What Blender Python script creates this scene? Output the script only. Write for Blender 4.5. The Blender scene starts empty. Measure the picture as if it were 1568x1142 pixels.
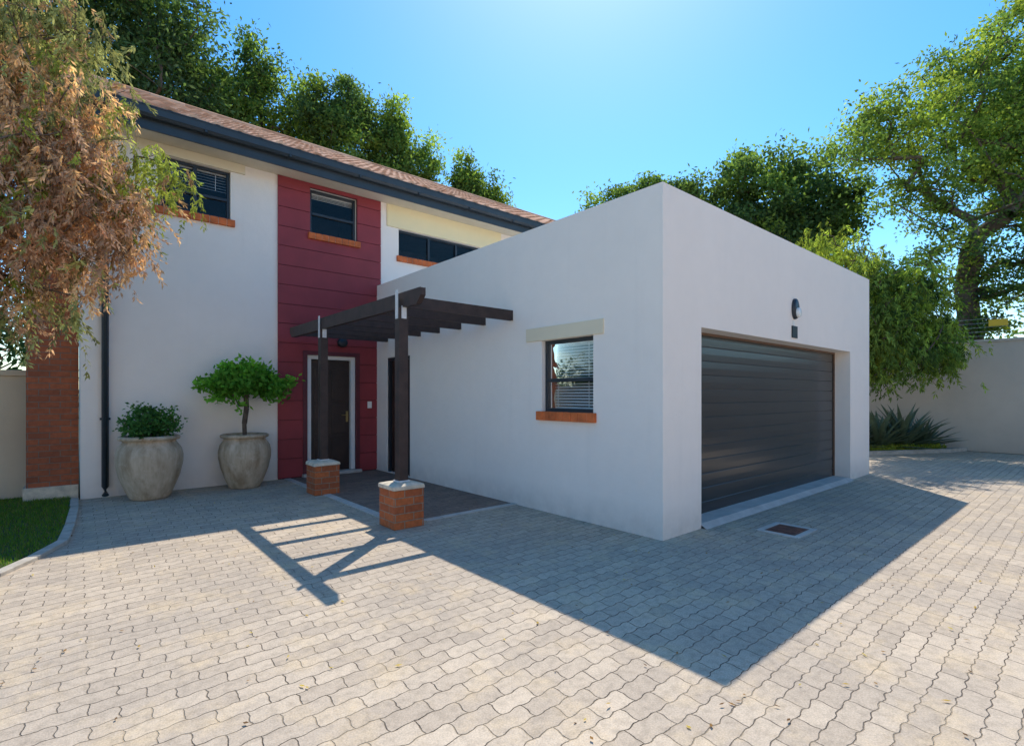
import bpy, math, random
import numpy as np
from mathutils import Vector, Matrix
random.seed(7); np.random.seed(7)
scene = bpy.context.scene
COL = scene.collection
R = math.radians

# ------------------------------------------------------------------ helpers
class MB:
    def __init__(s): s.v=[]; s.f=[]
    def quad(s,a,b,c,d):
        n=len(s.v); s.v+= [a,b,c,d]; s.f.append((n,n+1,n+2,n+3))
    def box(s,x0,x1,y0,y1,z0,z1):
        if x0>x1:x0,x1=x1,x0
        if y0>y1:y0,y1=y1,y0
        if z0>z1:z0,z1=z1,z0
        n=len(s.v)
        s.v+=[(x0,y0,z0),(x1,y0,z0),(x1,y1,z0),(x0,y1,z0),(x0,y0,z1),(x1,y0,z1),(x1,y1,z1),(x0,y1,z1)]
        for f in ((0,3,2,1),(4,5,6,7),(0,1,5,4),(1,2,6,5),(2,3,7,6),(3,0,4,7)):
            s.f.append(tuple(n+i for i in f))
    def tube(s,pts,rad,seg=10,cap=True):
        rings=[]
        for i,p in enumerate(pts):
            p=Vector(p)
            d=(Vector(pts[min(i+1,len(pts)-1)])-Vector(pts[max(i-1,0)])).normalized()
            u=d.cross(Vector((0,0,1)))
            if u.length<.05: u=Vector((1,0,0))
            u.normalize(); w=d.cross(u)
            r=rad[i] if hasattr(rad,'__len__') else rad
            n=len(s.v)
            for k in range(seg):
                a=2*math.pi*k/seg
                s.v.append(tuple(p+u*math.cos(a)*r+w*math.sin(a)*r))
            rings.append(n)
        for a,b in zip(rings,rings[1:]):
            for k in range(seg):
                s.f.append((a+k,a+(k+1)%seg,b+(k+1)%seg,b+k))
        if cap:
            s.f.append(tuple(rings[0]+k for k in range(seg)))
            s.f.append(tuple(rings[-1]+k for k in reversed(range(seg))))
    def lathe(s,c,prof,seg=40,wob=0):
        rings=[]
        for r,z in prof:
            n=len(s.v)
            for k in range(seg):
                a=2*math.pi*k/seg
                rr=r*(1+wob*math.sin(3*a+z*5))
                s.v.append((c[0]+rr*math.cos(a),c[1]+rr*math.sin(a),c[2]+z))
            rings.append(n)
        for a,b in zip(rings,rings[1:]):
            for k in range(seg):
                s.f.append((a+k,a+(k+1)%seg,b+(k+1)%seg,b+k))
    def obj(s,name,mat,parent=None,smooth=False,bevel=0):
        me=bpy.data.meshes.new(name); me.from_pydata(s.v,[],s.f); me.update()
        o=bpy.data.objects.new(name,me); COL.objects.link(o)
        if mat: me.materials.append(mat)
        if smooth: me.polygons.foreach_set('use_smooth',[True]*len(me.polygons))
        if bevel:
            m=o.modifiers.new('b','BEVEL'); m.width=bevel; m.segments=2; m.limit_method='ANGLE'
        if parent: o.parent=parent
        return o
def empty(name):
    e=bpy.data.objects.new(name,None); COL.objects.link(e); return e

# ------------------------------------------------------------------ materials
def newmat(name):
    m=bpy.data.materials.new(name); m.use_nodes=True
    nt=m.node_tree; b=nt.nodes['Principled BSDF']
    return m,nt,b,nt.nodes,nt.links
def noise(N,L,co,scale,detail=4,rough=.55):
    n=N.new('ShaderNodeTexNoise'); n.inputs['Scale'].default_value=scale
    n.inputs['Detail'].default_value=detail; n.inputs['Roughness'].default_value=rough
    L.new(co,n.inputs['Vector']); return n.outputs['Fac']
def ramp(N,L,fac,p0,c0,p1,c1):
    r=N.new('ShaderNodeValToRGB'); e=r.color_ramp.elements
    e[0].position=p0;e[0].color=(*c0,1);e[1].position=p1;e[1].color=(*c1,1)
    L.new(fac,r.inputs['Fac']); return r.outputs['Color']
def mix(N,L,fac,a,b,mode='MIX'):
    m=N.new('ShaderNodeMix'); m.data_type='RGBA'; m.blend_type=mode
    for s,v in ((m.inputs[0],fac),(m.inputs[6],a),(m.inputs[7],b)):
        if isinstance(v,(int,float)): s.default_value=v
        elif isinstance(v,tuple): s.default_value=(*v,1)
        else: L.new(v,s)
    return m.outputs[2]
def math_(N,L,op,a,b=None):
    m=N.new('ShaderNodeMath'); m.operation=op
    for i,v in enumerate((a,b)):
        if v is None: continue
        if isinstance(v,(int,float)): m.inputs[i].default_value=v
        else: L.new(v,m.inputs[i])
    return m.outputs[0]
def coords(N): return N.new('ShaderNodeTexCoord').outputs['Object']
def bump(N,L,b,h,dist,strength=1):
    n=N.new('ShaderNodeBump'); n.inputs['Distance'].default_value=dist; n.inputs['Strength'].default_value=strength
    L.new(h,n.inputs['Height']); L.new(n.outputs['Normal'],b.inputs['Normal'])
def plain(name,col,rough=.6,var=.15,scale=6,bscale=60,bdist=.001,metal=0,spec=None):
    m,nt,b,N,L=newmat(name); co=coords(N)
    f=noise(N,L,co,scale,4,.6)
    c=ramp(N,L,f,.3,tuple(x*(1-var) for x in col),.7,tuple(min(1,x*(1+var)) for x in col))
    L.new(c,b.inputs['Base Color']); b.inputs['Roughness'].default_value=rough; b.inputs['Metallic'].default_value=metal
    if spec is not None: b.inputs['Specular IOR Level'].default_value=spec
    if bdist: bump(N,L,b,noise(N,L,co,bscale,3),bdist)
    return m
def stucco(name,col,stain=.08):
    m,nt,b,N,L=newmat(name); co=coords(N)
    big=noise(N,L,co,.7,4,.6); mid=noise(N,L,co,5,4,.65)
    c1=ramp(N,L,big,.3,tuple(x*(1-stain) for x in col),.65,col)
    c2=mix(N,L,ramp(N,L,mid,.4,(0,0,0),.75,(.12,.12,.12)),c1,tuple(x*.8 for x in col))
    sp=N.new('ShaderNodeSeparateXYZ'); L.new(co,sp.inputs[0])
    z=sp.outputs['Z']
    mp=N.new('ShaderNodeMapping'); mp.inputs['Scale'].default_value=(5,5,.35); L.new(co,mp.inputs['Vector'])
    st=noise(N,L,mp.outputs[0],1,4,.6)
    low=N.new('ShaderNodeMapRange'); low.inputs[1].default_value=.0; low.inputs[2].default_value=.35
    low.inputs[3].default_value=.6; low.inputs[4].default_value=0; L.new(z,low.inputs[0])
    d=math_(N,L,'MULTIPLY',low.outputs[0],mid)
    c3=mix(N,L,d,c2,(.42,.36,.30))
    s2=ramp(N,L,st,.58,(0,0,0),.8,(.09,.09,.09))
    c4=mix(N,L,s2,c3,(.5,.47,.42))
    L.new(c4,b.inputs['Base Color']); b.inputs['Roughness'].default_value=.85
    b.inputs['Specular IOR Level'].default_value=.2
    h=math_(N,L,'ADD',noise(N,L,co,140,3),math_(N,L,'MULTIPLY',noise(N,L,co,9,2),1.5))
    bump(N,L,b,h,.0022)
    return m
def brickmat(name,c1,c2,mortar,vertical=True,w=.222,h=.085,ms=.006):
    m,nt,b,N,L=newmat(name); co=coords(N)
    sp=N.new('ShaderNodeSeparateXYZ'); L.new(co,sp.inputs[0])
    cb=N.new('ShaderNodeCombineXYZ')
    if vertical:
        L.new(math_(N,L,'ADD',sp.outputs[0],sp.outputs[1]),cb.inputs[0]); L.new(sp.outputs[2],cb.inputs[1])
    else:
        L.new(sp.outputs[0],cb.inputs[0]); L.new(sp.outputs[1],cb.inputs[1])
    br=N.new('ShaderNodeTexBrick'); L.new(cb.outputs[0],br.inputs['Vector'])
    br.inputs['Scale'].default_value=1; br.inputs['Brick Width'].default_value=w; br.inputs['Row Height'].default_value=h
    br.inputs['Mortar Size'].default_value=ms; br.inputs['Mortar Smooth'].default_value=.2
    br.inputs['Color1'].default_value=(*c1,1); br.inputs['Color2'].default_value=(*c2,1); br.inputs['Mortar'].default_value=(*mortar,1)
    n=noise(N,L,co,25,4); 
    c=mix(N,L,.6,br.outputs['Color'],ramp(N,L,n,.3,(.5,.5,.5),.7,(1.0,1.0,1.0)),'MULTIPLY')
    L.new(c,b.inputs['Base Color']); b.inputs['Roughness'].default_value=.85
    inv=math_(N,L,'SUBTRACT',1,br.outputs['Fac'])
    bump(N,L,b,math_(N,L,'ADD',inv,math_(N,L,'MULTIPLY',n,.3)),.006)
    return m
def paver(name,c1,c2,joint,stain,warm,sand):
    m,nt,b,N,L=newmat(name); co=coords(N)
    sp=N.new('ShaderNodeSeparateXYZ'); L.new(co,sp.inputs[0]); x,y=sp.outputs[0],sp.outputs[1]
    wob=noise(N,L,co,1.1,2); wob=math_(N,L,'MULTIPLY',math_(N,L,'SUBTRACT',wob,.5),.07)
    n14=noise(N,L,co,19,4); wob2=math_(N,L,'MULTIPLY',math_(N,L,'SUBTRACT',n14,.5),.024)
    s=math_(N,L,'MULTIPLY',math_(N,L,'SINE',math_(N,L,'MULTIPLY',x,2*math.pi/.11)),.005)
    y2=math_(N,L,'ADD',math_(N,L,'ADD',y,s),math_(N,L,'ADD',wob,wob2))
    s2=math_(N,L,'MULTIPLY',math_(N,L,'SINE',math_(N,L,'MULTIPLY',y2,2*math.pi/.11)),.0045)
    x2=math_(N,L,'ADD',math_(N,L,'ADD',x,s2),wob2)
    cb=N.new('ShaderNodeCombineXYZ'); L.new(x2,cb.inputs[0]); L.new(y2,cb.inputs[1])
    br=N.new('ShaderNodeTexBrick'); L.new(cb.outputs[0],br.inputs['Vector'])
    br.inputs['Scale'].default_value=1; br.inputs['Brick Width'].default_value=.22; br.inputs['Row Height'].default_value=.11
    br.inputs['Mortar Size'].default_value=.0036; br.inputs['Mortar Smooth'].default_value=.8
    br.inputs['Color1'].default_value=(*c1,1); br.inputs['Color2'].default_value=(*c2,1)
    big=noise(N,L,co,.45,4,.65); mid=noise(N,L,co,2.7,5,.7); fine=noise(N,L,co,110,2,.7)
    L.new(ramp(N,L,mid,.43,joint,.58,sand),br.inputs['Mortar'])
    c=mix(N,L,ramp(N,L,big,.40,(0,0,0),.66,(.7,.7,.7)),br.outputs['Color'],stain)
    c=mix(N,L,ramp(N,L,mid,.50,(0,0,0),.70,(.6,.6,.6)),c,warm)
    c=mix(N,L,.6,c,ramp(N,L,n14,.28,(.62,.62,.62),.55,(1.0,1.0,1.0)),'MULTIPLY')
    c=mix(N,L,.6,c,ramp(N,L,fine,.3,(.58,.58,.58),.62,(1.0,1.0,1.0)),'MULTIPLY')
    L.new(c,b.inputs['Base Color']); b.inputs['Roughness'].default_value=.82; b.inputs['Specular IOR Level'].default_value=.2
    inv=math_(N,L,'SUBTRACT',1,br.outputs['Fac'])
    h=math_(N,L,'ADD',inv,math_(N,L,'MULTIPLY',fine,.25)); h=math_(N,L,'ADD',h,math_(N,L,'MULTIPLY',mid,.8))
    bump(N,L,b,h,.006)
    return m
def leafmat(name,trans=.5,tint=(1.55,1.6,.75)):
    m,nt,b,N,L=newmat(name); nt.nodes.remove(b); out=N['Material Output']
    a=N.new('ShaderNodeAttribute'); a.attribute_name='Col'
    d=N.new('ShaderNodeBsdfDiffuse'); t=N.new('ShaderNodeBsdfTranslucent')
    tc=mix(N,L,1.0,a.outputs['Color'],tint,'MULTIPLY')
    L.new(a.outputs['Color'],d.inputs['Color']); L.new(tc,t.inputs['Color'])
    m1=N.new('ShaderNodeMixShader'); m1.inputs[0].default_value=trans
    L.new(d.outputs[0],m1.inputs[1]); L.new(t.outputs[0],m1.inputs[2])
    L.new(m1.outputs[0],out.inputs['Surface']); return m
def glassmat(name,tint=.9):
    m,nt,b,N,L=newmat(name); nt.nodes.remove(b); out=N['Material Output']
    t=N.new('ShaderNodeBsdfTransparent'); t.inputs['Color'].default_value=(tint,tint*1.02,tint*1.03,1)
    g=N.new('ShaderNodeBsdfGlossy'); g.inputs['Roughness'].default_value=.015
    f=N.new('ShaderNodeFresnel'); f.inputs['IOR'].default_value=1.42
    no=noise(N,L,coords(N),3,2); bp=N.new('ShaderNodeBump'); bp.inputs['Distance'].default_value=.004; L.new(no,bp.inputs['Height'])
    L.new(bp.outputs[0],g.inputs['Normal'])
    mx=N.new('ShaderNodeMixShader'); L.new(f.outputs[0],mx.inputs[0]); L.new(t.outputs[0],mx.inputs[1]); L.new(g.outputs[0],mx.inputs[2])
    L.new(mx.outputs[0],out.inputs['Surface']); return m

M={}
M['white']=stucco('white_stucco',(.96,.87,.775),.04)
M['cream']=stucco('cream_stucco',(.93,.79,.48),.04)
M['lintel']=stucco('lintel_plaster',(.84,.73,.53),.05)
M['bwall']=stucco('boundary_plaster',(.60,.51,.41),.15)
M['gwall']=stucco('garden_wall_plaster',(.66,.53,.37),.15)
M['red']=plain('maroon_boards',(.29,.034,.042),.6,.12,3,60,.0008)
M['redd']=plain('maroon_backing',(.08,.014,.018),.7,.1)
M['slate']=plain('slate_blue_metal',(.032,.044,.054),.4,.15,4,40,.0003)
M['wood']=plain('dark_stained_timber',(.042,.024,.020),.55,.35,9,80,.0015)
M['frame']=plain('window_frame_charcoal',(.022,.028,.036),.35,.1)
M['alu']=plain('white_aluminium',(.82,.79,.75),.35,.04)
M['door']=plain('dark_brown_door',(.035,.018,.014),.35,.3,4)
M['galv']=plain('galvanised_steel',(.65,.66,.67),.4,.15,20,metal=.1)
M['brass']=plain('brass',(.5,.36,.15),.3,.1,metal=.8)
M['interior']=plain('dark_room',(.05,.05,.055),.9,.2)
M['blind']=plain('blind_slats',(.88,.87,.84),.5,.05)
M['glass']=glassmat('window_glass')
M['brick']=brickmat('orange_brick',(.58,.155,.045),(.39,.10,.036),(.36,.25,.17))
M['brickd']=brickmat('chimney_brick',(.48,.13,.05),(.34,.095,.04),(.27,.18,.13))
M['cap']=plain('concrete_cap',(.62,.53,.40),.85,.25,12,40,.004)
M['conc']=plain('concrete_edging',(.46,.41,.34),.9,.22,8,70,.003)
M['apron']=plain('concrete_apron',(.51,.47,.42),.85,.15,5,70,.002)
M['pave']=paver('zigzag_pavers',(.66,.54,.405),(.51,.415,.315),(.10,.075,.055),(.43,.36,.29),(.70,.54,.34),(.42,.335,.24))
M['porch']=paver('porch_pavers',(.34,.235,.18),(.24,.165,.13),(.09,.065,.05),(.22,.165,.13),(.36,.26,.19),(.22,.165,.13))
M['soil']=plain('soil',(.09,.06,.04),.95,.4,20,60,.01)
M['earth']=plain('dry_grass_ground',(.16,.15,.07),.95,.35,.5,30,.01)
M['lawnbase']=plain('lawn_base',(.06,.085,.025),.95,.4,6,60,.01)
M['bark']=plain('bark',(.13,.095,.07),.9,.4,10,40,.01)
M['leaf']=leafmat('foliage')
M['leafd']=leafmat('dry_foliage',.45,(1.35,1.25,.9))
M['black']=plain('black_plaque',(.006,.006,.006),.5,.1)
M['lamp']=plain('lamp_glass',(.75,.75,.72),.25,.03)
M['rust']=plain('rusty_steel',(.18,.075,.05),.7,.4,15,60,.002)
M['yellow']=plain('yellow_sign',(.80,.50,.03),.5,.05)
def potmat():
    m,nt,b,N,L=newmat('weathered_pot'); co=coords(N)
    mp=N.new('ShaderNodeMapping'); mp.inputs['Scale'].default_value=(6,6,1.2); L.new(co,mp.inputs['Vector'])
    a=noise(N,L,mp.outputs[0],1,6,.65); f=noise(N,L,co,9,6,.7)
    c=ramp(N,L,a,.35,(.31,.22,.13),.62,(.60,.48,.34)); c=mix(N,L,ramp(N,L,f,.5,(0,0,0),.75,(.5,.5,.5)),c,(.70,.60,.47))
    L.new(c,b.inputs['Base Color']); b.inputs['Roughness'].default_value=.8; bump(N,L,b,f,.006); return m
M['pot']=potmat()
def gdoormat():
    m,nt,b,N,L=newmat('charcoal_garage_door'); co=coords(N)
    f=noise(N,L,co,2,4,.6)
    L.new(ramp(N,L,f,.3,(.034,.030,.028),.7,(.047,.042,.039)),b.inputs['Base Color'])
    b.inputs['Roughness'].default_value=.22; b.inputs['Specular IOR Level'].default_value=.7
    bump(N,L,b,noise(N,L,co,6,2),.0006); return m
M['gdoor']=gdoormat()
def tilemat():
    m,nt,b,N,L=newmat('roof_tiles'); co=coords(N)
    sp=N.new('ShaderNodeSeparateXYZ'); L.new(co,sp.inputs[0])
    cb=N.new('ShaderNodeCombineXYZ')
    L.new(math_(N,L,'FLOOR',math_(N,L,'DIVIDE',sp.outputs[0],.30)),cb.inputs[0]); L.new(math_(N,L,'FLOOR',math_(N,L,'DIVIDE',math_(N,L,'SUBTRACT',sp.outputs[1],5.84),.29)),cb.inputs[1])
    w=N.new('ShaderNodeTexWhiteNoise'); L.new(cb.outputs[0],w.inputs['Vector'])
    c=ramp(N,L,w.outputs['Value'],0,(.52,.24,.13),1,(.85,.50,.32))
    c=mix(N,L,ramp(N,L,noise(N,L,co,6,4),.45,(0,0,0),.75,(.6,.6,.6)),c,(.66,.40,.27))
    L.new(c,b.inputs['Base Color']); b.inputs['Roughness'].default_value=.95; b.inputs['Specular IOR Level'].default_value=.1; bump(N,L,b,noise(N,L,co,50,3),.003); return m
M['tile']=tilemat()

# ------------------------------------------------------------------ ground
g=MB(); g.quad((-600,-600,-.012),(600,-600,-.012),(600,600,-.012),(-600,600,-.012)); g.obj('ground',M['earth'])
p=MB(); p.quad((-26,-26,0),(13.1,-26,0),(13.1,6.4,0),(-26,6.4,0)); p.obj('driveway_paving',M['pave'])

curve=[(-4.47,6.40),(-4.47,5.6),(-4.50,4.6),(-4.55,3.76),(-4.74,3.26),(-4.95,2.86),(-5.5,2.35),(-6.4,1.95),(-8,1.7),(-14,1.6)]
lawn=empty('lawn')
l=MB(); n=len(curve)
l.v=[(x-.04,y,.02) for x,y in curve]+[(-14,6.98,.02),(-4.51,6.98,.02)]; l.f=[tuple(range(len(l.v)))[::-1]]
l.obj('turf',M['lawnbase'],lawn)
k=MB()
for (x0,y0),(x1,y1) in zip(curve,curve[1:]):
    d=Vector((x1-x0,y1-y0)); L_=d.length; m=max(1,int(L_/.45)); d.normalize(); nn=Vector((-d.y,d.x))*.045
    for i in range(m):
        a=Vector((x0,y0))+d*(L_*i/m+.004); b=Vector((x0,y0))+d*(L_*(i+1)/m-.004); h=.035+random.uniform(-.005,.006)
        i0=len(k.v)
        for q in (a-nn,b-nn,b+nn,a+nn): k.v.append((q.x,q.y,-.01))
        for q in (a-nn,b-nn,b+nn,a+nn): k.v.append((q.x,q.y,h))
        for f in ((0,3,2,1),(4,5,6,7),(0,1,5,4),(1,2,6,5),(2,3,7,6),(3,0,4,7)): k.f.append(tuple(i0+j for j in f))
k.obj('lawn_edging',M['conc'],lawn,bevel=.008)

def leaves_mesh(name,C,A,B,colr,mat,parent=None):
    N_=len(C); V=np.empty((N_,4,3),np.float32)
    V[:,0]=C; V[:,1]=C+A*.45+B; V[:,2]=C+A; V[:,3]=C+A*.45-B
    me=bpy.data.meshes.new(name)
    me.vertices.add(N_*4); me.vertices.foreach_set('co',V.ravel())
    me.loops.add(N_*4); me.loops.foreach_set('vertex_index',np.arange(N_*4,dtype=np.int32))
    me.polygons.add(N_); me.polygons.foreach_set('loop_start',np.arange(0,N_*4,4,dtype=np.int32))
    me.polygons.foreach_set('loop_total',np.full(N_,4,np.int32))
    me.update(calc_edges=True)
    at=me.color_attributes.new('Col','FLOAT_COLOR','POINT')
    cc=np.ones((N_,4,4),np.float32); cc[:,:,:3]=np.clip(colr,0,1)[:,None,:]
    at.data.foreach_set('color',cc.ravel())
    me.materials.append(mat); o=bpy.data.objects.new(name,me); COL.objects.link(o)
    if parent: o.parent=parent
    return o
def unit(a): return a/np.maximum(np.linalg.norm(a,axis=1,keepdims=True),1e-6)

rng=np.random.default_rng(3)
def in_lawn(x,y):
    ys=np.array([c[1] for c in curve])[::-1]; xs=np.array([c[0] for c in curve])[::-1]
    return x< np.interp(y,ys,xs)-.05
gx=rng.uniform(-7.5,-4.5,60000); gy=rng.uniform(1.7,6.9,60000); ok=in_lawn(gx,gy); gx=gx[ok];gy=gy[ok]
n=len(gx); C=np.c_[gx,gy,np.full(n,.015)]
A=np.c_[rng.normal(0,.35,n),rng.normal(0,.35,n),np.ones(n)]; A=unit(A)*rng.uniform(.02,.06,(n,1))
B=unit(np.c_[rng.normal(size=n),rng.normal(size=n),np.zeros(n)])*.003
base=np.where(rng.random((n,1))<.15,np.array([[.26,.22,.09]]),np.array([[.13,.24,.04]]))*rng.uniform(.6,1.3,(n,1))
leaves_mesh('grass_blades',C,A,B,base,M['leaf'],lawn)

# ------------------------------------------------------------------ house
house=empty('white_house')
def sheet(mb,axis,P,a0,a1,z0,z1,holes,depth):
    A_=sorted(set([a0,a1]+[h[i] for h in holes for i in (0,1)])); Z_=sorted(set([z0,z1]+[h[i] for h in holes for i in (2,3)]))
    m=(lambda a,d,z:(a,P+d,z)) if axis=='Y' else (lambda a,d,z:(P+d,a,z))
    for u0,u1 in zip(A_,A_[1:]):
        for w0,w1 in zip(Z_,Z_[1:]):
            cu,cw=(u0+u1)/2,(w0+w1)/2
            if any(h[0]<cu<h[1] and h[2]<cw<h[3] for h in holes): continue
            mb.quad(m(u0,0,w0),m(u1,0,w0),m(u1,0,w1),m(u0,0,w1))
    for h in holes:
        x0,x1,q0,q1=h; D=depth
        mb.quad(m(x0,0,q0),m(x0,D,q0),m(x0,D,q1),m(x0,0,q1)); mb.quad(m(x1,0,q0),m(x1,D,q0),m(x1,D,q1),m(x1,0,q1))
        mb.quad(m(x0,0,q1),m(x0,D,q1),m(x1,D,q1),m(x1,0,q1)); mb.quad(m(x0,0,q0),m(x0,D,q0),m(x1,D,q0),m(x1,0,q0))
def mapbox(mb,axis,P,a0,a1,d0,d1,z0,z1):
    if axis=='Y': mb.box(a0,a1,P+d0,P+d1,z0,z1)
    else: mb.box(P+d0,P+d1,a0,a1,z0,z1)

W1=(-3.52,-2.54,4.29,5.08); W2=(-1.27,-.41,4.34,5.15); W3=(.48,2.52,4.24,4.79)
ED=(-1.33,-.43,0.02,2.17); GW=(.90,1.74,1.245,2.13); SD=(5.08,5.95,.02,2.15)
GD=(.737,5.62,0,2.19)
PT=math.tan(R(26.9))
mw=MB()
sheet(mw,'Y',6.40,-4.41,8.2,0,5.24,[W1,W2,W3,ED],.14)
mw.quad((-4.41,6.4,0),(-4.41,13.4,0),(-4.41,13.4,5.24),(-4.41,6.4,5.24))
mw.quad((8.2,6.4,0),(8.2,13.4,0),(8.2,13.4,5.24),(8.2,6.4,5.24))
mw.quad((-4.41,13.4,0),(8.2,13.4,0),(8.2,13.4,5.24),(-4.41,13.4,5.24))
for X in (-4.41,8.2):
    mw.v+= [(X,6.4,5.24),(X,13.4,5.24),(X,9.9,7.3)]; mw.f.append((len(mw.v)-3,len(mw.v)-2,len(mw.v)-1))
mw.obj('main_walls',M['white'],house)
gwm=MB(); H=3.576; T=.23
sheet(gwm,'X',0,0,6.40,0,H,[GW,SD],.13)
sheet(gwm,'Y',0,0,6.67,0,H,[GD],.29)
gwm.quad((6.67,0,0),(6.67,6.4,0),(6.67,6.4,H),(6.67,0,H))
gwm.quad((0,0,H),(6.67,0,H),(6.67-T,T,H),(T,T,H)); gwm.quad((0,0,H),(T,T,H),(T,6.4,H),(0,6.4,H)); gwm.quad((6.67,0,H),(6.67,6.4,H),(6.67-T,6.4,H),(6.67-T,T,H))
z=3.25
gwm.quad((T,T,z),(6.67-T,T,z),(6.67-T,T,H),(T,T,H)); gwm.quad((T,T,z),(T,6.4,z),(T,6.4,H),(T,T,H)); gwm.quad((6.67-T,T,z),(6.67-T,6.4,z),(6.67-T,6.4,H),(6.67-T,T,H))
gwm.quad((T,T,z),(6.67-T,T,z),(6.67-T,6.4,z),(T,6.4,z))
gwm.obj('garage_walls',M['white'],house)
c=MB(); c.box(.22,3.12,6.375,6.41,4.80,5.235); c.box(3.5,8,6.375,6.41,4.80,5.235); c.obj('cream_panel',M['cream'],house)
c=MB(); c.box(-3.78,-2.33,6.365,6.41,5.085,5.235); c.box(-.018,.02,.745,2.02,2.133,2.30); c.obj('lintels',M['lintel'],house,bevel=.004)
rb=MB(); z=0.02; step=.335
holes=[(W2[0]-.01,W2[1]+.01,W2[2]-.01,W2[3]+.01),(ED[0]-.075,ED[1]+.075,0,ED[3]+.07)]
while z<5.23:
    z1=min(z+step-.010,5.23); xr=-.003 if z1<H+.02 else .08
    zs=sorted(set([z,z1]+[hh for h in holes for hh in h[2:] if z<hh<z1]))
    for a,b in zip(zs,zs[1:]):
        xs=[-1.82]+[q for h in holes if h[2]<(a+b)/2<h[3] for q in h[:2]]+[xr]
        for q0,q1 in zip(xs[::2],xs[1::2]): rb.box(q0,q1,6.368,6.392,a,b)
    z+=step
rb.obj('maroon_cladding',M['red'],house)
rb=MB(); 
sheet(rb,'Y',6.395,-1.815,-.002,0,H,[(ED[0],ED[1],ED[2],ED[3])],.01); sheet(rb,'Y',6.395,-1.815,.075,H,5.23,[W2],.01); rb.obj('cladding_backing',M['redd'],house)
rb=MB(); q=ED
rb.box(q[0]-.075,q[0],6.355,6.42,0,q[3]+.07); rb.box(q[1],q[1]+.075,6.355,6.42,0,q[3]+.07); rb.box(q[0],q[1],6.355,6.42,q[3],q[3]+.07)
rb.obj('door_surround',plain('maroon_dark',(.12,.018,.028),.5,.1),house)
d=MB(); d.box(q[0]+.002,q[0]+.08,6.40,6.50,.06,q[3]-.002); d.box(q[1]-.08,q[1]-.002,6.40,6.50,.06,q[3]-.002); d.box(q[0]+.08,q[1]-.08,6.40,6.50,q[3]-.07,q[3]-.002)
d.obj('front_door_frame',M['alu'],house,bevel=.004)
d=MB(); d.box(q[0]-.09,q[1]+.09,6.28,6.52,0.002,.055); d.obj('door_step',M['apron'],house,bevel=.006)
d=MB(); a,b=q[0]+.085,q[1]-.085; w=b-a
d.box(a,b,6.47,6.51,.06,q[3]-.075)
for (u0,u1) in ((.10,.46),(.54,.90)):
    for (w0,w1) in ((.08,.30),(.34,.60),(.64,.93)):
        d.box(a+w*u0,a+w*u1,6.455,6.475,.06+2*w0,.06+2*w1)
d.obj('front_door',M['door'],house,bevel=.006)
d=MB(); d.box(b-.075,b-.035,6.44,6.455,.95,1.15); d.tube([(b-.055,6.43,1.08),(b-.055,6.40,1.08),(b-.18,6.395,1.08)],.009); d.obj('door_handle',M['brass'],house)
d=MB(); d.box(-.20,-.12,6.34,6.368,1.20,1.33); d.obj('intercom_panel',M['alu'],house,bevel=.005)
d=MB()
mapbox(d,'X',0,SD[0]+.002,SD[0]+.06,.02,.12,.02,SD[3]-.002); mapbox(d,'X',0,SD[1]-.06,SD[1]-.002,.02,.12,.02,SD[3]-.002); mapbox(d,'X',0,SD[0]+.06,SD[1]-.06,.02,.12,SD[3]-.06,SD[3]-.002)
d.obj('side_door_frame',M['frame'],house)
d=MB(); mapbox(d,'X',0,SD[0]+.06,SD[1]-.06,.07,.11,.02,SD[3]-.06)
for i in range(6): mapbox(d,'X',0,SD[0]+.08+i*.12,SD[0]+.18+i*.12,.058,.075,.1,SD[3]-.1)
d.obj('side_door',M['door'],house)

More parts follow.
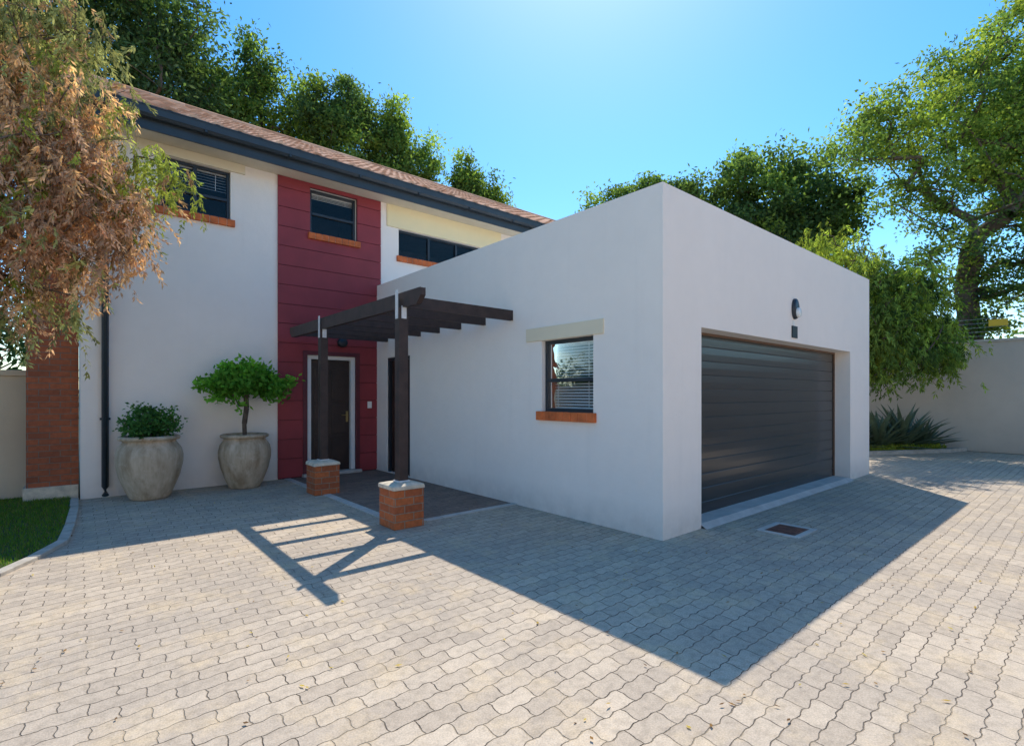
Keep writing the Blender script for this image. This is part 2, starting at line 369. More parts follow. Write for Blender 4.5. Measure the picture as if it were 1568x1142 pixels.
def window(name,axis,P,w,cols,rows,blind=None,rec=.07,tilt=.012,par=None):
    par=par or house
    a0,a1,z0,z1=w; f=.045; e=.002
    fr=MB()
    mapbox(fr,axis,P,a0+e,a0+f,rec,rec+.05,z0+e,z1-e); mapbox(fr,axis,P,a1-f,a1-e,rec,rec+.05,z0+e,z1-e)
    mapbox(fr,axis,P,a0+f,a1-f,rec,rec+.05,z0+e,z0+f); mapbox(fr,axis,P,a0+f,a1-f,rec,rec+.05,z1-f,z1-e)
    for c_ in cols:
        x=a0+(a1-a0)*c_; mapbox(fr,axis,P,x-.025,x+.025,rec-.004,rec+.046,z0+f,z1-f)
    for r_ in rows:
        x=z0+(z1-z0)*r_; mapbox(fr,axis,P,a0+f,a1-f,rec-.008,rec+.042,x-.022,x+.022)
    fr.obj(name+'_frame',M['frame'],par,bevel=.003)
    gl=MB(); mm=(lambda a,d,z:(a,P+d,z)) if axis=='Y' else (lambda a,d,z:(P+d,a,z))
    gl.quad(mm(a0+f,rec+.03,z0+f),mm(a1-f,rec+.03,z0+f),mm(a1-f,rec+.03,z1-f),mm(a0+f,rec+.03,z1-f)); gl.obj(name+'_glass',M['glass'],par)
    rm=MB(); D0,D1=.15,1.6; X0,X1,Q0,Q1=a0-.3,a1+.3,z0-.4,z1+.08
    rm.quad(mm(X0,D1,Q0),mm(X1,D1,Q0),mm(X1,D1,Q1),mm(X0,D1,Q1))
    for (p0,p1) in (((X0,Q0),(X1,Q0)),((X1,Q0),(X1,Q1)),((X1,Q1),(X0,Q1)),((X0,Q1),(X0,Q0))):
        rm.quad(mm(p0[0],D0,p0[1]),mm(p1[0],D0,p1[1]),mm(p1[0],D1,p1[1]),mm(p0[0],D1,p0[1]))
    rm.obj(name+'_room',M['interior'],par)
    if blind:
        bl=MB(); zb=z0+(z1-z0)*blind[0]; zt=z1-.03; z=zb
        while z<zt:
            p=[mm(a0+.03,rec+.065,z-tilt),mm(a1-.03,rec+.065,z-tilt),mm(a1-.03,rec+.09,z+tilt),mm(a0+.03,rec+.09,z+tilt)]
            bl.quad(*p); z+=blind[1]
        for u in (.2,.8):
            x=a0+(a1-a0)*u; mapbox(bl,axis,P,x-.004,x+.004,rec+.06,rec+.064,zb,zt)
        mapbox(bl,axis,P,a0+.03,a1-.03,rec+.06,rec+.095,zt-.03,zt)
        bl.obj(name+'_blind',M['blind'],par)
window('garage_window','X',0,GW,[],[.44],blind=(.02,.036),rec=.06,tilt=.009)
window('bedroom_window','Y',6.4,W1,[.5],[.42],blind=(.60,.045),rec=.06,tilt=.008)
window('stair_window','Y',6.4,W2,[],[.47],blind=(.84,.024),rec=.05,tilt=.012)
window('upper_window','Y',6.4,W3,[.36,.7],[],blind=None,rec=.06)
s=MB()
def sill(w,axis,P,ex=.05):
    a0,a1,z0,_=w; x0,x1=a0-.05,a1+.06
    n_=int((x1-x0)/.112); ww=(x1-x0)/n_
    for i in range(n_):
        mapbox(s,axis,P,x0+i*ww+.003,x0+(i+1)*ww-.003,-ex-random.uniform(0,.004),.055,z0-.105,z0+.004)
sill(GW,'X',0); sill(W1,'Y',6.4); sill(W2,'Y',6.37); sill(W3,'Y',6.4)
s.obj('brick_sills',plain('sill_brick',(.66,.155,.04),.8,.35,5,60,.003),house,bevel=.006)
s=MB()
for w,ax,P in ((GW,'X',0),(W1,'Y',6.4),(W2,'Y',6.37),(W3,'Y',6.4)):
    mapbox(s,ax,P,w[0]-.045,w[1]+.055,-.042,.05,w[2]-.10,w[2]-.003)
s.obj('sill_mortar',M['cap'],house)

d=MB(); nslat=13; hh=(2.19-.015)/nslat
for i in range(nslat):
    z0=.015+i*hh; gap=.005 if i%3==0 else .0025
    pr=[(.254,z0+gap),(.250,z0+gap+.005),(.2485,z0+hh*.5),(.250,z0+hh-.005),(.254,z0+hh)]
    for (ya,za),(yb,zb) in zip(pr,pr[1:]): d.quad((.745,ya,za),(5.612,ya,za),(5.612,yb,zb),(.745,yb,zb))
    d.quad((.745,.256,z0),(5.612,.256,z0),(5.612,.254,z0+gap),(.745,.254,z0+gap))
d.obj('garage_door',M['gdoor'],house)
d=MB(); d.box(.738,.765,.232,.246,.0,2.188); d.box(5.585,5.619,.232,.246,.0,2.188); d.box(.765,5.585,.232,.246,2.16,2.188); d.obj('garage_door_track',plain('door_trim',(.18,.10,.06),.5,.1),house)
d=MB(); d.v=[(.74,-.06,.0),(5.62,-.06,.0),(5.62,.02,.045),(.74,.02,.045),(5.62,.3,.05),(.74,.3,.05)]
d.f=[(0,1,2,3),(3,2,4,5)]; d.obj('garage_threshold',M['apron'],house)
d=MB(); cx,cz=3.24,2.66
def ell(mb,cx,cy,cz,rx,rz,dy,seg=28):
    pr=[(1,0),(1,.5),(.93,.8),(.75,.95),(0.001,1.0)]
    rings=[]
    for r,t in pr:
        n_=len(mb.v)
        for k_ in range(seg):
            a=2*math.pi*k_/seg; mb.v.append((cx+rx*r*math.cos(a),cy-dy*t,cz+rz*r*math.sin(a)))
        rings.append(n_)
    for a,b in zip(rings,rings[1:]):
        for k_ in range(seg): mb.f.append((a+k_,a+(k_+1)%seg,b+(k_+1)%seg,b+k_))
ell(d,cx,0,cz,.09,.145,.05); d.obj('garage_lamp_body',M['frame'],house,True)
d=MB(); ell(d,cx,-.05,cz-.055,.062,.068,.035); d.obj('garage_lamp_lens',M['lamp'],house,True)
d=MB(); d.box(3.15,3.33,-.014,-.001,2.255,2.42); d.obj('house_number_plaque',M['black'],house)
d=MB(); d.box(3.19,3.225,-.012,-.001,2.42,2.49); d.obj('lamp_conduit',M['alu'],house)
d=MB(); ell(d,-.70,6.368,2.42,.09,.09,.09); d.obj('porch_lamp',M['frame'],house,True)
d=MB(); d.tube([(-4.14,5.86,5.38),(-4.14,5.95,5.18),(-4.14,6.30,4.98),(-4.14,6.345,4.85),(-4.14,6.345,.16),(-4.14,6.25,.05)],.042,12)
for z in (1.1,2.6,4.2): d.box(-4.20,-4.08,6.335,6.40,z,z+.03)
d.obj('downpipe',M['slate'],house,True)
d=MB(); d.box(-4.72,8.5,5.925,5.955,5.205,5.47)
d.obj('fascia',M['slate'],house)
d=MB(); pr=[(5.925,5.485),(5.925,5.375),(5.905,5.35),(5.84,5.35),(5.805,5.385),(5.80,5.49),(5.79,5.495),(5.79,5.48)]
for (ya,za),(yb,zb) in zip(pr,pr[1:]): d.quad((-4.74,ya,za),(8.52,ya,za),(8.52,yb,zb),(-4.74,yb,zb))
d.quad((-4.74,5.8,5.36),(-4.74,5.925,5.36),(-4.74,5.925,5.49),(-4.74,5.8,5.49))
for x in np.arange(-4.2,8.4,1.2): d.box(x,x+.03,5.795,5.925,5.345,5.375)
d.obj('gutter',M['slate'],house)
d=MB(); d.quad((-4.72,5.955,5.237),(8.5,5.955,5.237),(8.5,6.41,5.237),(-4.72,6.41,5.237)); d.obj('soffit',plain('soffit_board',(.74,.65,.50),.8,.05),house)
d=MB()
for X in (-4.75,8.5):
    n_=len(d.v)
    for y in (5.80,9.9): 
        for xx in (X,X+.03):
            for dz in (-.22,0.02): d.v.append((xx,y,5.50+(y-5.86)*PT+dz))
    i=n_; d.f+=[(i,i+4,i+5,i+1),(i+2,i+3,i+7,i+6),(i+1,i+5,i+7,i+3),(i,i+2,i+6,i+4),(i,i+1,i+3,i+2)]
d.obj('barge_board',M['slate'],house)
rt=MB()
nx=int(13.2/.30); xsub=8; rows=14
Xs=[-4.72+i*.30/xsub for i in range(nx*xsub+1)]
def prof(x):
    u=((x+4.72)/.30)%1.0; return .045*max(0,math.sin(math.pi*min(1,u/.62))) if u<.62 else 0
for side in (0,1):
    for r_ in range(rows):
        ya=5.84+r_*.29; yb=ya+.29+.02
        za=5.50+(ya-5.86)*PT+.035; zb=5.50+(yb-5.86)*PT+.005
        if side: ya,yb=19.8-ya,19.8-yb
        n_=len(rt.v)
        for x in Xs:
            q=prof(x); rt.v+= [(x,ya,za+q-.04),(x,ya,za+q),(x,yb,zb+q)]
        for i in range(len(Xs)-1):
            a=n_+3*i; b=a+3; rt.f+=[(a,b,b+1,a+1),(a+1,b+1,b+2,a+2)]
rt.obj('roof_tiles',M['tile'],house)
rg=MB(); rg.tube([(-4.74,9.9,5.5+4.04*PT+.02),(8.5,9.9,5.5+4.04*PT+.02)],.08,10); rg.obj('roof_ridge',M['tile'],house)
ch=MB(); ch.box(-4.97,-4.425,6.62,7.2,0,4.9); ch.obj('brick_chimney',M['brickd'],house)
ch=MB(); ch.box(-5.0,-4.43,6.56,7.2,0,.19); ch.obj('chimney_plinth',M['cap'],house)

# unseen town house behind the camera, added to bounce sunlight onto shaded walls
nb=empty('unseen_bounce_house')
m=MB(); NW=[(-12,-10.4,1.2,2.3),(-8,-6,0.05,2.2),(-3,-1,1.1,2.3),(3,8,0.05,2.3),(-12,-10.4,3.9,5.0),(-3,-1,3.9,5.0),(4,6,3.9,5.0)]
sheet(m,'Y',-11,-16,11,0,5.6,NW,-.14)
m.quad((-16,-11,0),(-16,-19,0),(-16,-19,5.6),(-16,-11,5.6)); m.quad((11,-11,0),(11,-19,0),(11,-19,5.6),(11,-11,5.6)); m.quad((-16,-19,0),(11,-19,0),(11,-19,5.6),(-16,-19,5.6))
m.obj('walls',M['white'],nb)
m=MB()
for h in NW: m.box(h[0],h[1],-11.16,-11.12,h[2],h[3])
m.obj('windows_and_doors',M['gdoor'],nb)
m=MB(); m.quad((-16.3,-10.8,5.6),(11.3,-10.8,5.6),(8,-15,7.8),(-13,-15,7.8)); m.quad((-16.3,-19.2,5.6),(11.3,-19.2,5.6),(8,-15,7.8),(-13,-15,7.8))
for X,xx in ((-16.3,-13),(11.3,8)): m.v+=[(X,-10.8,5.6),(X,-19.2,5.6),(xx,-15,7.8)]; m.f.append((len(m.v)-3,len(m.v)-2,len(m.v)-1))
m.obj('roof',M['tile'],nb)
m=MB(); m.box(-16.2,-16,-11,7.0,0,2.4); m.box(-16.24,-15.96,-11,7.0,2.4,2.47); m.obj('unseen_bounce_wall',M['white'],bevel=.006)  # unseen white side wall, added with the house to reflect sunlight

# ------------------------------------------------------------------ porch paving & edging
p=MB(); p.quad((-1.62,2.3,.004),(-.001,2.3,.004),(-.001,6.37,.004),(-1.62,6.37,.004)); p.obj('porch_paving',M['porch'])
k=MB()
def run(x0,y0,x1,y1,w=.10):
    L_=math.hypot(x1-x0,y1-y0); m=int(L_/.22); 
    for i in range(m):
        a,b=i/m,(i+1)/m
        if x0==x1: k.box(x0-w/2,x0+w/2,y0+(y1-y0)*a+.003,y0+(y1-y0)*b-.003,0,.010+random.uniform(0,.004))
        else: k.box(x0+(x1-x0)*a+.003,x0+(x1-x0)*b-.003,y0-w/2,y0+w/2,0,.010+random.uniform(0,.004))
run(-1.67,2.25,-1.67,6.36); run(-1.62,2.25,-.002,2.25)
k.obj('porch_edging',M['apron'])

# ------------------------------------------------------------------ pergola
per=empty('pergola')
def pillar(x,y,h,i):
    b=MB(); b.box(x,x+.36,y,y+.36,0,h); b.obj('brick_pillar_%d'%i,M['brick'],per,bevel=.004)
    b=MB()
    for (dx,zz) in ((-.012,h-.002),(-.008,h+.035),(.06,h+.06)):
        for sx,sy in ((0,0),(1,0),(1,1),(0,1)):
            b.v.append((x+(dx if sx==0 else .36-dx)+random.uniform(-.006,.006),y+(dx if sy==0 else .36-dx)+random.uniform(-.006,.006),zz+random.uniform(-.004,.004)))
    for r_ in (0,4):
        for k_ in range(4): b.f.append((r_+k_,r_+(k_+1)%4,r_+4+(k_+1)%4,r_+4+k_))
    b.f.append((8,9,10,11)); b.obj('pillar_cap_%d'%i,M['cap'],per,bevel=.012)
    c=(x+.18,y+.18)
    b=MB(); b.box(c[0]-.055,c[0]+.055,c[1]-.055,c[1]+.055,h+.05,2.42); b.obj('post_%d'%i,M['wood'],per,bevel=.004)
    b=MB(); b.box(c[0]-.066,c[0]+.066,c[1]-.066,c[1]+.066,h+.045,h+.075)
    b.box(c[0]-.062,c[0]-.056,c[1]-.03,c[1]+.03,2.30,2.62); b.box(c[0]-.03,c[0]+.03,c[1]-.062,c[1]-.056,2.30,2.44)
    b.obj('post_bracket_%d'%i,M['galv'],per)
    return c
c1=pillar(-1.86,2.07,.43,1); c2=pillar(-1.84,4.52,.43,2)
bx=-1.67
def beam(mb,axis,c,a0,a1,z0,z1,w,cut=.09,cuta=True,cutb=True):
    pts=[(a0,z1),(a1,z1),(a1,(z0+z1)/2 if cutb else z0),(a1-(cut if cutb else 0),z0),(a0+(cut if cuta else 0),z0),(a0,(z0+z1)/2 if cuta else z0)]
    pts=[p for i,p in enumerate(pts) if p not in pts[:i]]
    n_=len(mb.v)
    for s_ in (-w/2,w/2):
        for a,z in pts: mb.v.append((c+s_,a,z) if axis=='Y' else (a,c+s_,z))
    m=len(pts); mb.f.append(tuple(n_+i for i in range(m))); mb.f.append(tuple(n_+m+i for i in reversed(range(m))))
    for i in range(m): mb.f.append((n_+i,n_+(i+1)%m,n_+m+(i+1)%m,n_+m+i))
b=MB(); beam(b,'Y',bx,1.80,6.12,2.425,2.585,.06); b.obj('main_beam',M['wood'],per,bevel=.003)
b=MB()
for y in (2.32,2.92,3.53,4.13,4.73,5.33,5.93): beam(b,'X',y,bx+.031,-.003,2.45,2.58,.05,cuta=False,cutb=False)
b.obj('rafters',M['wood'],per,bevel=.003)

# ------------------------------------------------------------------ drain cover
dc=empty('drain_cover')
b=MB(); x0,x1,y0,y1=1.10,1.62,-.85,-.42
b.box(x0,x1,y0,y0+.06,-.02,.012); b.box(x0,x1,y1-.06,y1,-.02,.012); b.box(x0,x0+.06,y0+.06,y1-.06,-.02,.012); b.box(x1-.06,x1,y0+.06,y1-.06,-.02,.012)
b.obj('concrete_frame',M['apron'],dc,bevel=.004)
b=MB(); b.box(x0+.065,x1-.065,y0+.065,y1-.065,-.01,.009)
for i in range(9): b.box(x0+.09+i*.038,x0+.11+i*.038,y0+.09,y1-.09,.009,.013)
b.obj('steel_lid',M['rust'],dc)

# ------------------------------------------------------------------ walls
b=MB(); b.box(-14,-4.975,7.0,7.2,0,1.72); b.box(-14,-4.975,6.975,7.225,1.72,1.80); b.obj('unseen_bounce_wall',M['gwall'],bevel=.006)
b=MB(); b.box(13.2,13.42,-26,16,0,2.80); b.box(13.17,13.45,-26,16,2.80,2.87); b.obj('boundary_wall',M['bwall'],bevel=.006)
fe=empty('electric_fence')
b=MB()
for y in np.arange(-24,16,3.0): b.tube([(13.3,y,2.87),(13.3,y,3.45)],.012,6)
b.obj('fence_posts',M['galv'],fe)
b=MB()
for z in (2.97,3.08,3.19,3.30,3.41): b.tube([(13.3,-26,z),(13.3,16,z)],.003,4)
b.obj('fence_wires',M['galv'],fe)
b=MB(); b.box(13.24,13.255,-1.22,-.86,3.20,3.37); b.obj('warning_sign',M['yellow'],fe)

# ------------------------------------------------------------------ vegetation
def crown(ells,n,rng,shell=.35):
    vols=np.array([e[3]*e[4]*e[5]*(e[7] if len(e)>7 else 1) for e in ells]); idx=rng.choice(len(ells),n,p=vols/vols.sum())
    d=unit(rng.normal(size=(n,3))); r=rng.random(n)**shell
    E=np.array([e[:6] for e in ells]); return E[idx,:3]+d*r[:,None]*E[idx,3:6], idx
def make_tree(name,trunk,ells,n_cl,per_cl,sig,ll,lw,tip=.012,seed=1,droop=0,bark='bark',colvar=.35,leaf='leaf',step=.6,strand=0,flat=.8,mixc=None,mixp=.38):
    rng=np.random.default_rng(seed); par=empty(name)
    nodes=[np.array(p,float) for p in trunk]; parent=[-1]+list(range(len(trunk)-1)); ntr=len(nodes)
    T,idx=crown(ells,n_cl,rng)
    top=nodes[-1]; order=np.argsort(np.linalg.norm(T-top,axis=1)); T=T[order]; idx=idx[order]
    first=max(1,ntr//2); leafnode=[]
    for t in T:
        P=np.array(nodes[first:]); dd=np.linalg.norm(P-t,axis=1)+ .9*np.maximum(0,P[:,2]-t[2]); j=int(np.argmin(dd))+first
        a=nodes[j]; L_=np.linalg.norm(t-a); m=max(1,int(L_/step)); prev=j
        for i in range(1,m+1):
            f=i/m; q=a+(t-a)*f+(rng.normal(0,.07*L_/max(m,1),3) if i<m else 0)
            q=q+np.array([0,0,.10*L_*math.sin(math.pi*f)])
            nodes.append(q); parent.append(prev); prev=len(nodes)-1
        leafnode.append(prev)
    w=np.zeros(len(nodes)); w[leafnode]=1
    for i in range(len(nodes)-1,0,-1): w[parent[i]]+=w[i]
    rad=tip*np.maximum(w,1)**.5
    mb=MB()
    for i in range(1,len(nodes)):
        p=parent[i]; r0=rad[p] if (p<ntr and i<ntr) else min(rad[p],rad[i]*1.25)
        mb.tube([tuple(nodes[p]),tuple(nodes[i])],[r0,rad[i]],7 if rad[i]>.04 else 4,cap=False)
    mb.obj('trunk_and_limbs',M[bark],par,True)
    cb=np.array([ells[i][6] for i in idx],float)
    if mixc is not None:
        sel=rng.random(len(idx))<mixp; cb[sel]=np.array(mixc)[rng.integers(0,len(mixc),sel.sum())]
    cb=cb*rng.uniform(1-colvar,1+colvar,(len(idx),1))
    sg=sig*rng.uniform(.6,1.35,len(idx))
    if strand:
        Cs=[];As=[];Cc=[]
        for t,c_,s_ in zip(T,cb,sg):
            for _ in range(max(1,per_cl//strand)):
                o=t+rng.normal(0,s_,3); dr=unit(np.array([[rng.normal(0,.5),rng.normal(0,.5),-1.0]]))[0]; le=rng.uniform(.15,.42)
                u=rng.random((strand,1)); side=unit(rng.normal(size=(strand,3)))
                Cs.append(o+dr*le*u+side*.006); As.append(unit(dr[None]*.9+side*.6)); Cc.append(np.tile(c_*rng.uniform(.7,1.3),(strand,1)))
        C=np.concatenate(Cs);A=np.concatenate(As);cc=np.concatenate(Cc)
    else:
        n_=len(T)*per_cl; rep=np.repeat(np.arange(len(T)),per_cl)
        C=T[rep]+rng.normal(size=(n_,3))*sg[rep][:,None]*np.array([1,1,flat]); A=rng.normal(size=(n_,3)); A[:,2]-=droop; A=unit(A); cc=cb[rep]
    n_=len(C); A=A*rng.uniform(.6,1.2,(n_,1))*ll; B=unit(np.cross(A,rng.normal(size=(n_,3))))*lw*.5
    cc=cc*rng.uniform(.7,1.3,(n_,1))
    leaves_mesh('foliage',C,A,B,cc,M[leaf],par)
    return par
DG=(.09,.145,.06); MG=(.15,.225,.065); LG=(.235,.315,.07); YG=(.32,.38,.08)
BR=(.56,.37,.25); OR=(.66,.43,.24); OL=(.34,.36,.15)
make_tree('weeping_tree',[(-6.3,4.7,0),(-6.25,4.6,.8),(-6.1,4.5,1.6),(-5.9,4.4,2.4),(-5.6,4.3,3.1),(-5.3,4.2,3.7)],
 [(-4.70,3.85,3.35,.80,.65,1.0,BR),(-4.75,3.9,4.25,.7,.6,.55,OR),(-4.9,4.2,5.15,.8,.7,.65,OL),(-3.80,3.72,3.78,.40,.36,.36,YG),(-4.25,3.8,3.45,.5,.45,.6,OR),
  (-4.50,3.7,2.45,.30,.28,.40,OL),(-4.9,4.0,2.35,.35,.35,.35,OL),(-5.6,4.2,4.0,1.0,.9,1.3,OL,.6),(-4.2,3.9,4.4,.4,.4,.35,OL),(-5.3,4.1,2.7,.6,.6,.6,BR),(-4.7,3.6,3.6,.6,.5,.6,BR)],
 780,125,.10,.066,.018,tip=.0035,seed=11,strand=25,leaf='leafd',step=.3,mixc=[OL,YG,BR,OR,OR],mixp=.30)
# trees behind the house
make_tree('gum_tree',[(-3.0,17.8,0),(-3.0,17.8,3),(-3.1,17.7,6),(-3.0,17.8,8.5),(-3.0,17.7,11)],
 [(-3.2,17.8,12,2.0,1.8,3.4,DG),(-4.4,17.4,9.3,1.7,1.6,1.8,DG),(-1.7,17.6,10.2,1.3,1.3,2.0,DG),(-2.6,17.5,14.2,1.8,1.6,2.0,DG),(-6.0,17.4,12,1.6,1.6,3.0,DG),(-1.3,17.6,13.0,1.1,1.1,1.8,MG),(-8.0,17,11,1.6,1.6,2.6,MG)],
 420,105,.33,.22,.08,tip=.010,seed=21,droop=.5,mixc=[MG,DG,(.10,.15,.09)])
make_tree('poplar_tree',[(.9,18.8,0),(.9,18.8,5),(1,18.8,9),(1,18.8,12)],
 [(.5,18.8,11.1,1.2,1.2,2.9,MG),(1.0,18.7,13.9,.7,.7,1.7,DG),(2.4,18.6,11.0,.9,.9,2.8,LG),(-.6,18.8,12.4,.7,.7,2.0,LG),(2.5,18.6,13.4,.5,.5,1.3,MG)],
 270,110,.25,.19,.08,tip=.010,seed=22,mixc=[DG,LG])
make_tree('poplar_tree',[(4,17,0),(4,17,5),(4.1,17,9),(4,17,11)],
 [(3.7,17,10.8,1.3,1.2,2.8,MG),(4.1,17,13.3,.75,.75,1.5,DG),(5.8,17,10.8,1.1,1.1,2.2,MG),(5.8,16.8,12.8,.5,.6,1.5,LG),(2.6,17,11.7,.65,.65,2.0,DG),(7.1,16.8,10.3,.75,.75,2.0,MG),(7.5,16.8,11.8,.45,.45,1.3,LG)],
 370,110,.25,.19,.08,tip=.010,seed=23,mixc=[DG,LG])
make_tree('poplar_tree',[(8.8,15.8,0),(8.8,15.8,5),(8.9,15.8,8)],
 [(8.9,15.8,9.6,1.0,.9,1.9,MG),(8.6,15.8,11.5,.35,.35,1.1,LG),(10.2,15.6,9.7,.7,.7,1.3,LG),(10.0,15.6,11.0,.3,.3,.9,MG)],
 190,100,.20,.18,.07,tip=.009,seed=24,mixc=[DG,LG])
# behind garage
make_tree('broadleaf_tree',[(15.6,6.3,0),(15.6,6.3,3),(15.7,6.3,6)],
 [(15.8,6.2,9.6,1.5,1.4,1.5,MG),(14.7,7.8,8.9,.9,.9,1.2,DG),(17.2,5.0,9.5,1.1,1.1,1.4,DG),(16.2,4.6,7.6,1.8,1.6,1.5,DG),(15.4,6.8,11.2,.5,.5,.6,LG),(15.0,7.0,7.6,1.6,1.6,1.4,DG),(16.8,3.6,8.4,1.2,1.2,1.1,DG),(16.9,5.2,11.1,.45,.45,.5,LG)],
 320,100,.27,.19,.095,tip=.011,seed=25,mixc=[MG,DG,LG])
make_tree('broadleaf_tree',[(14.7,9.7,0),(14.7,9.7,4),(14.7,9.7,7)],
 [(14.4,10.0,9.7,.8,.8,1.1,MG),(12.9,11.8,9.9,.35,.35,1.0,LG),(13.6,11.0,9.7,.6,.6,.9,MG),(15.2,9.0,9.5,.8,.8,1.2,DG)],
 160,90,.21,.18,.08,tip=.009,seed=26)
# big acacia on the right
make_tree('acacia_tree',[(16.9,-.1,0),(16.7,0,1.5),(16.5,-.1,3.0),(16.2,0,4.6),(16.1,-.1,5.8)],
 [(14.2,1.1,9.3,1.8,1.7,1.1,LG),(16.9,-.7,10.6,2.9,2.6,1.8,MG),(12.9,2.1,8.7,.9,1.0,.8,MG),(16.9,-.6,8.3,2.7,2.5,1.2,MG,.6),(15.9,-1.2,4.5,1.4,1.7,1.4,DG),(15.4,.4,5.6,1.3,1.5,1.3,DG),
  (18.5,-2.0,9.2,2.4,2.4,2.6,MG),(14.6,.6,7.4,1.4,1.3,1.0,MG,.7),(13.6,1.5,10.1,.8,.8,.5,YG),(17.5,-1.4,12.4,1.6,1.6,1.0,YG),(16.8,-1.8,6.3,1.8,1.6,1.3,DG,.6),(17.0,-2.6,4.8,1.4,1.6,1.4,DG)],
 760,95,.28,.145,.065,tip=.0105,seed=27,flat=.45,mixc=[LG,YG,MG])
make_tree('feathery_shrub_tree',[(9.9,2.3,0),(10.0,2.2,.8),(10.2,1.9,1.6),(10.5,1.4,2.4)],
 [(10.9,.5,3.6,1.2,1.1,1.2,LG),(9.3,1.4,4.7,1.2,.9,.6,YG),(11.1,.0,2.6,.8,.7,.7,MG),(11.7,-.2,2.6,.6,.5,.6,LG),(10.0,1.0,3.7,1.1,1.0,1.1,MG),(11.9,.4,3.6,.7,.8,.7,LG),(10.3,.7,2.6,.8,.7,.8,MG)],
 430,150,.17,.12,.028,tip=.006,seed=28,droop=.3,strand=15,mixc=[LG,DG,YG])
ells=[(17.2+random.uniform(-1,2),y,1.8+random.uniform(-.3,.9),1.6,1.6,1.9,random.choice([DG,DG,MG])) for y in np.arange(-22,16,1.8)]
make_tree('distant_trees',[(17,0,0),(17,0,1)],ells,380,80,.4,.22,.10,tip=.006,seed=29,step=3)
ells=[(x,11+random.uniform(-1,2),1.6+random.uniform(-.3,.8),1.8,1.6,1.8,random.choice([DG,MG])) for x in np.arange(-22,-5,2.0)]
make_tree('distant_trees',[(-12,11,0),(-12,11,1)],ells,240,80,.4,.22,.10,tip=.006,seed=30,step=3)

# planting bed on the right
bed=MB(); bed.v=[(9.9,1.15,.01),(11.2,.45,.01),(12.5,-.15,.01),(13.19,-.35,.01),(13.19,6,.01),(9.5,6,.01)]; bed.f=[(0,1,2,3,4,5)]; bed.obj('planting_bed',M['soil'])
k=MB()
for (x0,y0),(x1,y1) in zip([(9.7,6),(9.75,1.2),(11.2,.42),(12.5,-.2)],[(9.75,1.2),(11.2,.42),(12.5,-.2),(13.18,-.4)]):
    d=Vector((x1-x0,y1-y0)); L_=d.length; d.normalize(); nn=Vector((-d.y,d.x))*.06; i0=len(k.v)
    a=Vector((x0,y0)); b=Vector((x1,y1))
    for z in (0,.09):
        for q in (a-nn,b-nn,b+nn,a+nn): k.v.append((q.x,q.y,z))
    for f in ((0,3,2,1),(4,5,6,7),(0,1,5,4),(1,2,6,5),(2,3,7,6),(3,0,4,7)): k.f.append(tuple(i0+j for j in f))
k.obj('bed_kerb',M['conc'])
M['agave']=plain('agave_leaf',(.11,.155,.09),.5,.35,4)
def agave(x,y,s,seed):
    rng=np.random.default_rng(seed); mb=MB()
    for i in range(46):
        az=i*2.399+rng.uniform(-.2,.2); el=R(12+72*(i/46)**.8+rng.uniform(-6,6)); L_=s*rng.uniform(.85,1.1); w=.055*s
        dr=Vector((math.cos(az),math.sin(az),0)); sd=Vector((-math.sin(az),math.cos(az),0)); pos=Vector((x,y,.03)); nn=7; e=el; n_=len(mb.v)
        for j in range(nn+1):
            f=j/nn; ww=w*(.7+.6*math.sin(math.pi*min(f*1.3,1)*.5))*(1-f**2.2)+.001
            up=dr*(-math.sin(e))+Vector((0,0,math.cos(e)))
            mb.v+=[tuple(pos-sd*ww+up*ww*.5),tuple(pos),tuple(pos+sd*ww+up*ww*.5)]
            pos=pos+(dr*math.cos(e)+Vector((0,0,math.sin(e))))*(L_/nn); e-=R(rng.uniform(1,5))
        for j in range(nn):
            a=n_+3*j; mb.f+=[(a,a+1,a+4,a+3),(a+1,a+2,a+5,a+4)]
    return mb.obj('agave_plant',M['agave'],None,True)
for i,(x,y,s_) in enumerate([(10.5,1.45,.9),(11.25,1.0,1.15),(11.95,.65,1.25),(12.6,.35,.9),(11.6,1.9,1.1),(10.7,2.3,1.2)]): agave(x,y,s_,40+i)
n_=4000; rg2=np.random.default_rng(5); C=np.c_[rg2.uniform(10.0,12.6,n_),np.zeros(n_),rg2.uniform(.03,.16,n_)]; C[:,1]=1.15-(C[:,0]-10.0)*.5+rg2.uniform(.0,.4,n_)
A=unit(rg2.normal(size=(n_,3)))*.08; B=unit(np.cross(A,rg2.normal(size=(n_,3))))*.02
leaves_mesh('ground_cover_plant',C,A,B,np.array([[.36,.42,.08]])*rg2.uniform(.6,1.2,(n_,1)),M['leaf'])

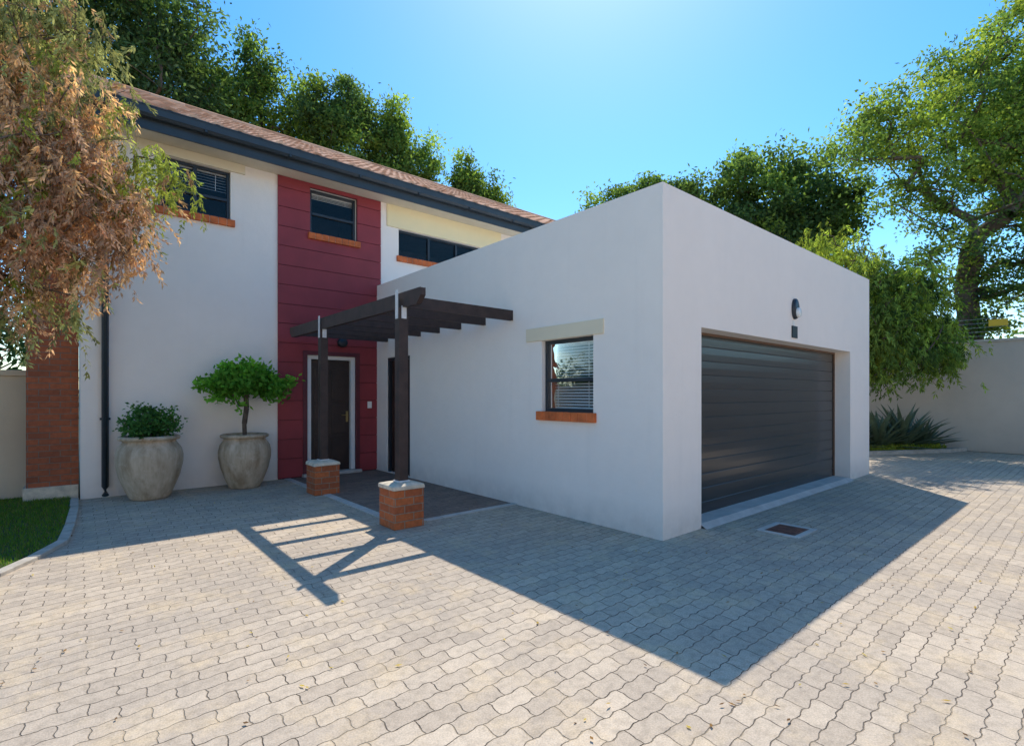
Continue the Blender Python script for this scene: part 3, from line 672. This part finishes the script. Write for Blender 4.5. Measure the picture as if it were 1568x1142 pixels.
# potted plants
def pot(cx,cy,h,r,par):
    b=MB(); k_=h
    pr=[(.001,0),(r*.56,0),(r*.60,.02*k_),(r*.72,.14*k_),(r*.90,.36*k_),(r*.99,.56*k_),(r*1.0,.68*k_),(r*.95,.79*k_),(r*.83,.87*k_),(r*.78,.905*k_),(r*.80,.925*k_),(r*.90,.94*k_),(r*.93,.965*k_),(r*.90,.99*k_),(r*.84,1.0*k_),(r*.76,.985*k_),(r*.73,.93*k_),(r*.72,.88*k_)]
    b.lathe((cx,cy,.002),pr,48,.006); b.obj('pot',M['pot'],par,True)
    b=MB(); b.lathe((cx,cy,.9*h),[(.001,.02),(r*.74,0)],24); b.obj('potting_soil',M['soil'],par,True)
BG=(.12,.29,.05)
sh=make_tree('potted_shrub',[(-3.66,5.92,.80),(-3.66,5.92,.86),(-3.65,5.92,.93)],
 [(-3.66,5.92,1.02,.33,.33,.16,(.08,.19,.06)),(-3.72,5.9,1.17,.18,.18,.12,(.09,.21,.065)),(-3.5,5.92,1.1,.15,.15,.12,(.10,.24,.06))],110,26,.055,.055,.032,tip=.0022,seed=51,step=.1)
pot(-3.66,5.92,.88,.40,sh)
st=make_tree('potted_tree',[(-2.42,6.0,.78),(-2.43,5.99,1.0),(-2.40,5.98,1.25),(-2.41,5.98,1.45)],
 [(-2.41,5.94,1.66,.50,.40,.20,BG),(-2.41,5.94,1.80,.34,.3,.16,(.17,.40,.06)),(-2.72,5.88,1.50,.24,.2,.12,(.14,.34,.055)),(-2.1,5.9,1.52,.26,.2,.13,BG),(-2.98,5.85,1.60,.16,.1,.05,(.17,.38,.06)),(-1.82,5.86,1.66,.17,.1,.07,(.17,.38,.06)),(-2.58,5.8,1.26,.14,.1,.07,(.17,.38,.06))],
 210,28,.06,.095,.054,tip=.0026,seed=52,step=.12)
pot(-2.42,6.0,.84,.375,st)

# leaf litter
n_=1100; C=np.c_[rng.uniform(-9,9,n_),rng.uniform(-3,6,n_),rng.uniform(.008,.014,n_)]
A=unit(np.c_[rng.normal(size=n_),rng.normal(size=n_),rng.normal(0,.12,n_)])*rng.uniform(.015,.045,(n_,1)); B=unit(np.cross(A,np.array([[0,0,1.]])))*rng.uniform(.004,.009,(n_,1))
pal=np.array([[.5,.36,.10],[.32,.19,.08],[.60,.48,.12],[.18,.11,.06]])
ok=(C[:,0]<0)|(C[:,1]<0); ok&=~in_lawn(C[:,0],C[:,1])
leaves_mesh('leaf_litter',C[ok],A[ok],B[ok],pal[rng.integers(0,4,n_)][ok],M['leafd'])

# ------------------------------------------------------------------ light, sky, camera
el,az=R(54.1),R(39.9)
sv=Vector((math.cos(el)*math.cos(az),math.cos(el)*math.sin(az),math.sin(el)))
sd=bpy.data.lights.new('sun','SUN'); sd.energy=5; sd.angle=R(.5); sd.color=(1,.93,.82)
so=bpy.data.objects.new('sun',sd); COL.objects.link(so); so.rotation_euler=sv.to_track_quat('Z','Y').to_euler(); so.location=(10,10,20)
w=bpy.data.worlds.new('World'); scene.world=w; w.use_nodes=True; N=w.node_tree.nodes; L=w.node_tree.links
sky=N.new('ShaderNodeTexSky'); sky.sky_type='NISHITA'; sky.sun_disc=False; sky.sun_elevation=el; sky.sun_rotation=R(90)-az
sky.dust_density=.3; sky.ozone_density=1.8; sky.air_density=1.0
hs=N.new('ShaderNodeHueSaturation'); hs.inputs['Hue'].default_value=.495; hs.inputs['Saturation'].default_value=1.4; hs.inputs['Value'].default_value=1.65
bg=N['Background']; bg.inputs['Strength'].default_value=.15; L.new(sky.outputs[0],hs.inputs['Color']); L.new(hs.outputs[0],bg.inputs['Color'])
cam=bpy.data.cameras.new('camera'); co=bpy.data.objects.new('camera',cam); COL.objects.link(co)
co.location=(-4.44,-2.90,1.45); co.rotation_euler=(R(90),0,R(-40.4)); cam.sensor_width=36; cam.lens=782/1568*36; cam.shift_y=34/1568; cam.clip_end=2000; cam.clip_start=.05
scene.camera=co
scene.view_settings.view_transform='Standard'; scene.view_settings.look='None'; scene.view_settings.exposure=0
